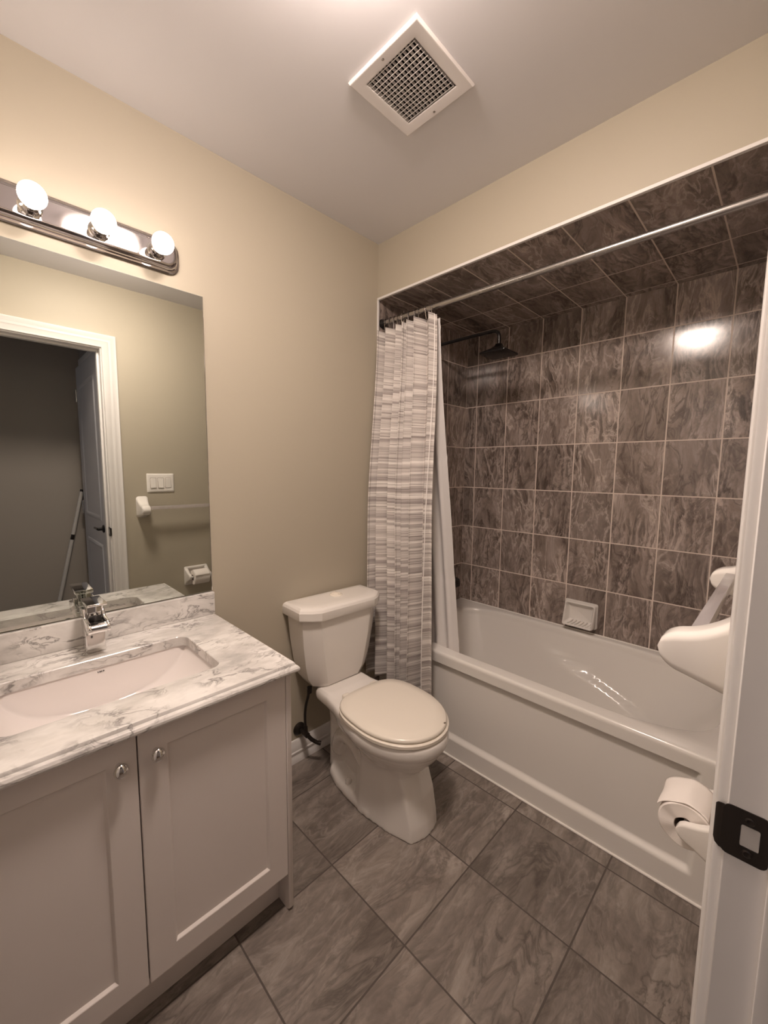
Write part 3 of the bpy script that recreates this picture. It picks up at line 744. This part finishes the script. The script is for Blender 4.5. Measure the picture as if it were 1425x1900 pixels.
def vanity_light():
    yc, zc = -1.2415, 2.031
    root = empty('vanity_light', (0.0, yc, zc-0.0525), 'chrome bar light with four lit globe bulbs above the mirror', 'lamp')
    b = bm_(); L = 0.305
    rings = []
    for g, x in ((0.0, 0.0005), (0.0, 0.007), (0.003, 0.010), (0.007, 0.0105), (0.009, 0.013), (0.010, 0.020), (0.014, 0.027), (0.019, 0.030), (0.0235, 0.030), (0.0245, 0.0285)):
        hz = 0.0525-g; r = max(0.035-g*0.6, 0.006)
        rings.append([(x, yc+p[0], zc+p[1]) for p in rrect(0, 0, L-g, hz, r, 4)])
    loft(b, rings); part('backplate', b, 'satin', root, angle=30)
    for k in range(4):
        y = yc+(k-1.5)*0.1525
        b = bm_()
        lathe(b, [(0.027, 0.0), (0.027, 0.0015), (0.0235, 0.003), (0.0225, 0.010), (0.0225, 0.034), (0.0238, 0.0365), (0.0215, 0.038), (0.018, 0.034)], (0.0285, y, zc-0.004), (1, 0, 0), 32)
        h = part('lamp_holder', b, 'chrome', root)
        b = bm_(); prof = [(0.012, 0.028), (0.014, 0.036)]
        for i in range(1, 17):
            a = math.radians(-62+i*152/16); prof.append((0.0305*math.cos(a), 0.066+0.0305*math.sin(a)))
        lathe(b, prof, (0.0285, y, zc-0.004), (1, 0, 0), 32); part('bulb', b, 'bulb', h, 'lit white globe bulb', angle=180)
vanity_light()

def ceiling_light():
    x, y = 0.92, -0.97
    root = empty('ceiling_light', (x, y, H-0.06), 'round lit dome lamp on the ceiling beyond the extractor grille', 'ceiling lamp')
    b = bm_(); lathe(b, [(0.150, 0.0005), (0.150, 0.012), (0.143, 0.020), (0.120, 0.022)], (x, y, H), (0, 0, -1), 40); part('base', b, 'trim', root)
    b = bm_(); lathe(b, [(0.130*math.cos(math.radians(a)), 0.022+0.062*math.sin(math.radians(a))) for a in range(0, 91, 6)], (x, y, H), (0, 0, -1), 40); part('glass_dome', b, 'dome', root, angle=180)
ceiling_light()

# ------------------------------------------------------------------ shower things
ROD_Y = 0.030
def rod_z(x): return 2.072-0.013*(x/1.49)
def shower_rod():
    root = empty('curtain_rod', (W/2, ROD_Y, 2.06), 'brushed metal shower curtain rod spanning the tub alcove', 'rod')
    b = bm_(); tube(b, [(0.012, ROD_Y, rod_z(0)), (0.75, ROD_Y, rod_z(0.75))], 0.0132, 24); part('outer_tube', b, 'nickel', root)
    b = bm_(); tube(b, [(0.75, ROD_Y, rod_z(0.75)), (W-0.012, ROD_Y, rod_z(W))], 0.0122, 24); part('inner_tube', b, 'nickel', root)
    for x, d in ((0.0005, 1), (W-0.0005, -1)):
        b = bm_(); lathe(b, [(0.022, 0), (0.022, 0.006), (0.018, 0.014), (0.015, 0.026), (0.0135, 0.026)], (x, ROD_Y, rod_z(x)), (d, 0, 0), 24); part('end_cap', b, 'blackmetal', root)
shower_rod()

# curtain: gathered at the left end
CZ0, CZ1 = 0.285, 2.028
PLEATS = 7.0
def cur(u, v):
    """u along the gathered cloth, v 0 at the top to 1 at the hem"""
    ph = PLEATS*2*math.pi*(u+0.035*math.sin(2*math.pi*u*1.7+0.6)+0.012*math.sin(2*math.pi*u*4.1))
    xr = 0.353+0.070*v+0.01*math.sin(v*3)
    xl = 0.012+0.014*v
    A = (0.031+0.006*math.sin(9*u+1.2))*(0.85+0.25*v)
    A *= 1.0-0.75*S((u-0.94)/0.05)
    y0 = 0.012-0.058*S(v/0.55)-0.004*v
    x = xl+(xr-xl)*u+0.0045*math.sin(2*ph+0.4)*(1-S((u-0.93)/0.05))+0.004*math.sin(5*v+7*u)
    y = y0-A*math.sin(ph)*(0.92+0.08*math.sin(6*v+3*u))
    z = CZ1+(CZ0-CZ1)*v-0.010*(0.5-0.5*math.sin(ph))*(1-v)**6+0.006*math.sin(9*u)*v
    z += 0.010*u*(1-v)
    return Vector((x, y, z))
def curtain():
    NU, NV = 420, 110
    b = bm_(); uvl = b.loops.layers.uv.new('UVMap')
    V = [[b.verts.new(cur(i/NU, j/NV)) for i in range(NU+1)] for j in range(NV+1)]
    arcl = [0.0]
    for i in range(NU): arcl.append(arcl[-1]+(cur((i+1)/NU, 0.5)-cur(i/NU, 0.5)).length)
    for j in range(NV):
        for i in range(NU):
            f = b.faces.new((V[j][i], V[j+1][i], V[j+1][i+1], V[j][i+1]))
            for lp, (a, c) in zip(f.loops, ((i, j), (i, j+1), (i+1, j+1), (i+1, j))):
                lp[uvl].uv = (arcl[a], 1.743*(1-c/NV))
    root = empty('shower_curtain', (0.20, -0.02, CZ0), 'grey and off-white striped fabric shower curtain gathered at the left of the tub', 'curtain')
    c = part('cloth', b, 'fabric', root, angle=180, recalc=False)
    m = c.modifiers.new('thickness', 'SOLIDIFY'); m.thickness = 0.0012
    # stitched side hem
    b = bm_(); pts = [cur(0.972-0.035*(j/60), j/60)+Vector((0.0, -0.0022, 0)) for j in range(61)]
    tube(b, pts, [0.0016+0.0009*(random.random()) for _ in pts], 6); part('side_hem', b, 'liner', c, 'pale frayed hem stitching')
curtain()

def rings():
    us = [0.03, 0.12, 0.20, 0.275, 0.37, 0.48, 0.585, 0.68, 0.80, 0.905]
    proto = None
    words = ['nearest the left wall', 'second from the left wall', 'third from the left wall', 'fourth from the left wall', 'fifth from the left wall', 'sixth from the left wall', 'seventh from the left wall', 'third from the open right edge', 'second from the open right edge', 'at the open right edge of the curtain']
    for k, u in enumerate(us):
        x = 0.020+0.340*u+0.006*(random.random()-0.5)
        if proto is None:
            b = bm_(); pts = []
            for i in range(26):
                a = math.radians(-62+304*i/25)
                pts.append((0, 0.0175*math.sin(a)*-1, 0.0175*-math.cos(a)*1.0))
            pts = [(0, -0.006, -0.046), (0, -0.010, -0.030)]+[(0, 0.0165*math.cos(math.radians(a)), 0.0165*math.sin(math.radians(a))+0.0) for a in range(215, -36, -10)]+[(0, 0.010, -0.030), (0, 0.002, -0.048)]
            tube(b, pts, 0.0017, 8, closed=False)
            proto = solo('curtain_ring', b, 'satin', loc=(0, 0, 0)); o = proto
        else:
            o = proto.copy(); COL.objects.link(o)
        o.location = (x, ROD_Y, rod_z(x)); o.rotation_euler = (0, 0, (random.random()-0.5)*0.7)
        o['label'] = 'thin metal curtain hook on the rod, '+words[k]; o['category'] = 'curtain ring'; o['group'] = 'curtain rings on the shower rod'
rings()

def liner():
    NU, NV = 90, 80
    b = bm_()
    def P(u, v):
        xr = [(0.0, 0.350), (0.45, 0.384), (0.72, 0.408), (1.0, 0.456)]
        for (a, p), (c, q) in zip(xr, xr[1:]):
            if a <= v <= c: x1 = p+(q-p)*(v-a)/(c-a); break
        x0 = 0.10+0.10*v
        y0 = 0.048+0.082*S(v/0.8)
        ph = 3.4*2*math.pi*u
        A = 0.010*(0.6+0.5*v)*(1-0.9*S((u-0.72)/0.16))
        fold = 0.003*(S((math.sin(v*2*math.pi*5.5+0.7)-0.985)/0.015))
        return Vector((x0+(x1-x0)*u, y0+A*math.sin(ph)+fold, 2.022-1.60*v))
    V = [[b.verts.new(P(i/NU, j/NV)) for i in range(NU+1)] for j in range(NV+1)]
    for j in range(NV):
        for i in range(NU): b.faces.new((V[j][i], V[j+1][i], V[j+1][i+1], V[j][i+1]))
    o = solo('shower_liner', b, 'liner', 'plain white shower curtain liner hanging inside the tub behind the striped curtain', 'curtain liner', angle=180, recalc=False)
    m = o.modifiers.new('thickness', 'SOLIDIFY'); m.thickness = 0.0006
liner()

def shower_head():
    y = 0.40
    root = empty('overhead_shower', (0.0, y, 1.91), 'black square rain shower head on a long arm below the tiled soffit', 'shower head')
    b = bm_(); lathe(b, [(0.028, 0), (0.028, 0.004), (0.020, 0.012), (0.010, 0.014)], (0.0005, y, 2.033), (1, 0, 0), 24); part('flange', b, 'blackmetal', root)
    b = bm_(); tube(b, [(0.005, y, 2.033), (0.20, y, 2.035), (0.39, y, 2.034)]+arc((0.405, y, 2.034), (0.447, y, 2.034), (0.447, y, 1.995), 8)+[Vector((0.447, y, 1.962))], 0.0085, 16); part('arm', b, 'blackmetal', root)
    b = bm_()
    def sq(h, z): return [(p[0], p[1], z) for p in rrect(0.447, y, h, h, min(0.008, h*0.5), 4)]
    loft(b, [sq(0.068, 1.914), sq(0.070, 1.916), sq(0.070, 1.921), sq(0.068, 1.924), sq(0.032, 1.944), sq(0.018, 1.956), sq(0.014, 1.966)])
    part('rain_plate', b, 'blackmetal', root)
shower_head()

def tub_spout():
    y = 0.435
    root = empty('tub_spout', (0.0, y, 0.70), 'black tub filler spout on the left tiled wall above the bathtub', 'spout')
    b = bm_()
    loft(b, [[(0.0005+x, y+p[0], zc+p[1]) for p in rrect(0, 0, hw, hh, 0.008, 4)] for x, zc, hw, hh in ((0, 0.722, 0.030, 0.032), (0.006, 0.722, 0.030, 0.032), (0.010, 0.722, 0.026, 0.026), (0.10, 0.720, 0.026, 0.025), (0.185, 0.712, 0.026, 0.026), (0.218, 0.704, 0.025, 0.024), (0.224, 0.702, 0.020, 0.018))])
    part('spout_body', b, 'blackmetal', root)
    b = bm_(); lathe(b, [(0.004, 0), (0.004, 0.016), (0.008, 0.018), (0.008, 0.026), (0.002, 0.028)], (0.185, y, 0.735), (0, 0, 1), 18); part('diverter_knob', b, 'chrome', root)
tub_spout()

def soap_dish():
    x0, x1, z0, z1 = 0.688, 0.858, 0.512, 0.650
    cx, cz = (x0+x1)/2, (z0+z1)/2
    root = empty('soap_dish', (cx, D, z0), 'white ceramic soap dish fixed to the tiled back wall above the tub rim', 'soap dish')
    def ring(hx, hz, y, r, dz=0.0): return [(cx+p[0], y, cz+p[1]+dz) for p in rrect(0, 0, hx, hz, r, 6)]
    hx, hz = 0.085, 0.069
    b = bm_()
    rings = [ring(hx, hz, D-0.0005, 0.012), ring(hx, hz, D-0.008, 0.014), ring(hx-0.005, hz-0.005, D-0.014, 0.014)]
    loft(b, rings, True, False)
    # opening wall: outer lip bulges at the bottom
    def lipring(g, y_top, y_bot):
        out = []
        for p in rrect(0, 0, hx-g, hz-g, max(0.012-g*0.2, 0.006), 6):
            t = S((hz-g-p[1])/(2*(hz-g))*1.15-0.25)
            out.append((cx+p[0], D-(y_top+(y_bot-y_top)*t), cz+p[1]))
        return out
    rr = [lipring(0.005, 0.014, 0.014), lipring(0.006, 0.020, 0.045), lipring(0.008, 0.025, 0.062), lipring(0.011, 0.027, 0.067), lipring(0.014, 0.026, 0.064), lipring(0.017, 0.020, 0.050), lipring(0.024, 0.006, 0.016), lipring(0.030, 0.003, 0.006)]
    loft(b, rr, False, True)
    part('dish', b, 'ceramic', root, angle=60)
    b = bm_()
    for k in range(6):
        x = cx-0.048+k*0.0185
        tube(b, [(x, D-0.053, cz-0.050), (x+0.007, D-0.034, cz-0.044), (x+0.013, D-0.014, cz-0.037)], [0.0035, 0.0052, 0.0035], 10)
    part('drain_ribs', b, 'ceramic', root)
soap_dish()

# ------------------------------------------------------------------ things on the door wall
def towel_bar():
    zc = 1.082
    root = empty('towel_bar', (W, -0.40, 1.018), 'clear towel bar on two white ceramic posts beside the door casing', 'towel bar')
    for yc in (-0.700, -0.105):
        b = bm_(); rings = []
        # base plate to rounded tip, concave flare
        for t in [i/24 for i in range(25)]:
            x = W-0.0005-0.107*t; k = (1-t)
            top = 1.096+0.058*k**2.2; bot = 1.041-0.026*k**1.15; hy = 0.0265+0.009*k**2
            if t > 0.74:
                q = (t-0.74)/0.26; m = math.sqrt(max(0.0, 1-q*q))*0.96+0.04
                mid = (top+bot)/2; top = mid+(top-mid)*m; bot = mid+(bot-mid)*m; hy *= 0.70+0.30*m
            hz = (top-bot)/2
            rings.append([(x, yc+p[0], (top+bot)/2+p[1]) for p in rrect(0, 0, hy, hz, min(hy, hz)*0.5, 6)])
        loft(b, rings); part('post', b, 'ceramic', root, angle=70)
    b = bm_(); box(b, 1.420, 1.440, -0.676, -0.130, 1.068, 1.090, 0.0015, 2); part('bar', b, 'acrylic', root, 'clear square acrylic bar')
towel_bar()

def paper_holder():
    root = empty('toilet_paper_holder', (W, -0.376, 0.508), 'white ceramic toilet paper holder low on the door wall', 'paper holder')
    yc, zc = -0.376, 0.575
    b = bm_()
    def ring(hy, hz, x, r): return [(x, yc+p[0], zc+p[1]) for p in rrect(0, 0, hy, hz, r, 6)]
    loft(b, [ring(0.081, 0.067, W-0.0005, 0.010), ring(0.081, 0.067, W-0.006, 0.012), ring(0.076, 0.062, W-0.011, 0.012), ring(0.058, 0.050, W-0.011, 0.014), ring(0.054, 0.046, W-0.006, 0.014)])
    part('back_plate', b, 'ceramic', root, angle=50)
    for s in (-1, 1):
        b = bm_(); rings = []
        for t in [i/16 for i in range(17)]:
            x = W-0.008-0.086*t; k = (1-t)**1.7
            hz = 0.0185+0.042*k; hy = 0.0095+0.003*k
            if t > 0.78:
                q = (t-0.78)/0.22; m = math.sqrt(max(0.0, 1-q*q))*0.93+0.07; hz *= m; hy *= 0.75+0.25*m
            rings.append([(x, yc+s*0.068+p[0], zc+0.004*t+p[1]) for p in rrect(0, 0, hy, hz, min(hy, hz)*0.7, 5)])
        loft(b, rings); part('arm', b, 'ceramic', root, angle=70)
    b = bm_(); tube(b, [(1.418, yc-0.062, 0.578), (1.418, yc+0.062, 0.578)], 0.008, 16); part('spindle', b, 'ceramic', root)
paper_holder()
def paper_roll():
    xc, zc, y0, y1 = 1.415, 0.5755, -0.4280, -0.3250
    R, r = 0.0505, 0.020
    root = empty('toilet_paper_roll', (xc, (y0+y1)/2, zc-R), 'white toilet paper roll with torn end hanging on the ceramic holder', 'toilet paper')
    b = bm_(); n = 56
    def ang(k): return 2*math.pi*k/n
    rings = []
    for rad, y in ((r, y0), (R-0.003, y0), (R, y0+0.003), (R, y1-0.003), (R-0.003, y1), (r, y1)):
        rings.append([(xc+rad*math.cos(ang(k))*(1+0.012*math.sin(3*ang(k)+y*40)), y+0.0012*math.sin(5*ang(k)), zc+rad*math.sin(ang(k))*(1+0.010*math.sin(2*ang(k)+1))) for k in range(n)])
    rings.append(rings[0]); loft(b, rings, False, False)
    part('paper', b, 'paper', root, angle=40)
    b = bm_()
    loft(b, [[(xc+rad*math.cos(ang(k)), y, zc+rad*math.sin(ang(k))) for k in range(n)] for rad, y in ((r-0.0015, y0+0.001), (r-0.0015, y1-0.001), (r, y1-0.001), (r, y0+0.001), (r-0.0015, y0+0.001))], False, False)
    part('cardboard_core', b, 'cardboard', root)
    # loose crumpled end lifted on the top of the roll, folded to a point
    b = bm_(); NA, NY = 26, 14; V = []
    for j in range(NY+1):
        row = []
        for i in range(NA+1):
            t = i/NA; a = math.radians(40+118*t)
            wj = (j/NY-0.5); taper = 1.0-0.0*t
            lift = 0.0014+0.006*S((t-0.55)/0.45)+0.0010*math.sin(7*t+j*0.5)*t+0.004*S((t-0.25)/0.2)*S((0.62-t)/0.2)*(1-abs(wj)*1.4)
            y = (y0+y1)/2+wj*(y1-y0)*0.985*taper
            row.append(b.verts.new((xc+(R+lift)*math.cos(a), y, zc+(R+lift)*math.sin(a)+0.002*math.sin(6*t)*abs(wj))))
        V.append(row)
    for j in range(NY):
        for i in range(NA): b.faces.new((V[j][i], V[j][i+1], V[j+1][i+1], V[j+1][i]))
    e = part('loose_sheet', b, 'paper', root, 'crumpled loose end of the paper', angle=40)
    m = e.modifiers.new('thickness', 'SOLIDIFY'); m.thickness = 0.0008
paper_roll()

def switch():
    yc, zc = -0.584, 1.240
    root = empty('light_switch', (W, yc, zc-0.062), 'white three-rocker light switch plate above the towel bar', 'light switch')
    b = bm_(); loft(b, [[(x, yc+p[0], zc+p[1]) for p in rrect(0, 0, 0.0835-g, 0.0615-g, 0.004, 4)] for g, x in ((0, W-0.0005), (0, W-0.003), (0.003, W-0.006), (0.012, W-0.0068))]); part('plate', b, 'switch', root)
    for k in range(3):
        y = yc+(k-1)*0.046
        b = bm_(); up = 1 if k < 2 else -1
        prism(b, [(W-0.007, zc-0.0325), (W-0.0125 if up > 0 else W-0.0090, zc-0.0325), (W-0.0105, zc), (W-0.0090 if up > 0 else W-0.0125, zc+0.0325), (W-0.007, zc+0.0325)], 'xz', y-0.0165, y+0.0165, 0.0008, 1)
        rk = part('rocker', b, 'switch', root)
        part('rocker_gap_shade', box(bm_(), W-0.0076, W-0.0066, y-0.0180, y+0.0180, zc-0.0342, zc+0.0342), 'cardboard', rk)  # thin dark plate paints the shadow line around the rocker
        for s in (-1, 1):
            b = bm_(); lathe(b, [(0.003, 0), (0.003, 0.0005), (0.001, 0.0012)], (W-0.0066, y, zc+s*0.0485), (-1, 0, 0), 12); part('screw', b, 'switch', rk)
switch()

# ------------------------------------------------------------------ ceiling extractor grille
def vent():
    x0, x1, y0, y1 = 0.5395, 0.7945, -0.6490, -0.3955
    cx, cy = (x0+x1)/2, (y0+y1)/2
    root = empty('ceiling_vent', (cx, cy, H-0.012), 'square white extractor grille in the ceiling', 'vent')
    b = bm_(); rings = []
    hx, hy = (x1-x0)/2, (y1-y0)/2; ix, iy = (VX1-VX0)/2, (VY1-VY0)/2
    def rc(a, c, z): return [(cx-a, cy-c, z), (cx+a, cy-c, z), (cx+a, cy+c, z), (cx-a, cy+c, z)]
    loft(b, [rc(hx-0.003, hy-0.003, H-0.0003), rc(hx-0.001, hy-0.001, H-0.004), rc(hx, hy, H-0.0055), rc(hx-0.0035, hy-0.0035, H-0.0118), rc(hx-0.0055, hy-0.0055, H-0.0124), rc(ix+0.002, iy+0.002, H-0.0105), rc(ix-0.001, iy-0.001, H-0.0095), rc(ix-0.001, iy-0.001, H-0.0060)], False, False)
    part('frame', b, 'ventpaint', root, angle=15)
    b = bm_(); loft(b, [rc(ix-0.0012, iy-0.0012, H-0.0058), rc(ix-0.0012, iy-0.0012, H+0.14)], False, True)
    part('duct_box', b, 'black', root, 'dark duct behind the grille')
    n = 14
    for k in range(n):
        x = VX0+(k+0.5)*(VX1-VX0)/n; t = 0.0005; 
        b = bm_(); prism(b, [(x-t, H-0.0062), (x+t, H-0.0062), (x+t+0.0015, H+0.001), (x-t+0.0015, H+0.001)], 'xz', VY0+0.0016, VY1-0.0016); part('louvre', b, 'ventpaint', root)
    for k in range(n):
        y = VY0+(k+0.5)*(VY1-VY0)/n; t = 0.0007
        b = bm_(); prism(b, [(y-t, H-0.0095), (y+t, H-0.0095), (y+t+0.0012, H-0.0064), (y-t+0.0012, H-0.0064)], 'yz', VX0+0.0016, VX1-0.0016)
        part('louvre', b, 'ventpaint', root)
    for y in (-0.632, -0.411):
        b = bm_(); lathe(b, [(0.0042, 0), (0.0042, 0.0006), (0.0028, 0.0018), (0.0006, 0.0014)], (0.662, y, H-0.0110), (0, 0, -1), 16); part('screw', b, 'nickel', root)
vent()

# ------------------------------------------------------------------ pole in the hall
def pole():
    a = Vector((2.42, -1.125, 0.02)); c = Vector((2.435, -0.872, 1.165))
    root = empty('mop_pole', (a.x, a.y, 0.0), 'grey jointed pole leaning by the door in the hall, seen in the mirror', 'pole')
    p = lambda t: a+(c-a)*t
    b = bm_(); tube(b, [p(0.0), p(0.66)], 0.013, 16); part('lower_tube', b, 'pole', root)
    b = bm_(); tube(b, [p(0.655), p(0.70)], 0.0115, 16); part('joint', b, 'bronze', root, 'dark clamp joint')
    b = bm_(); tube(b, [p(0.695), p(0.99)], 0.0125, 16); part('upper_tube', b, 'pole', root)
    b = bm_(); tube(b, [p(0.985), p(1.0)], 0.0128, 16); part('end_cap', b, 'blackmetal', root)
pole()
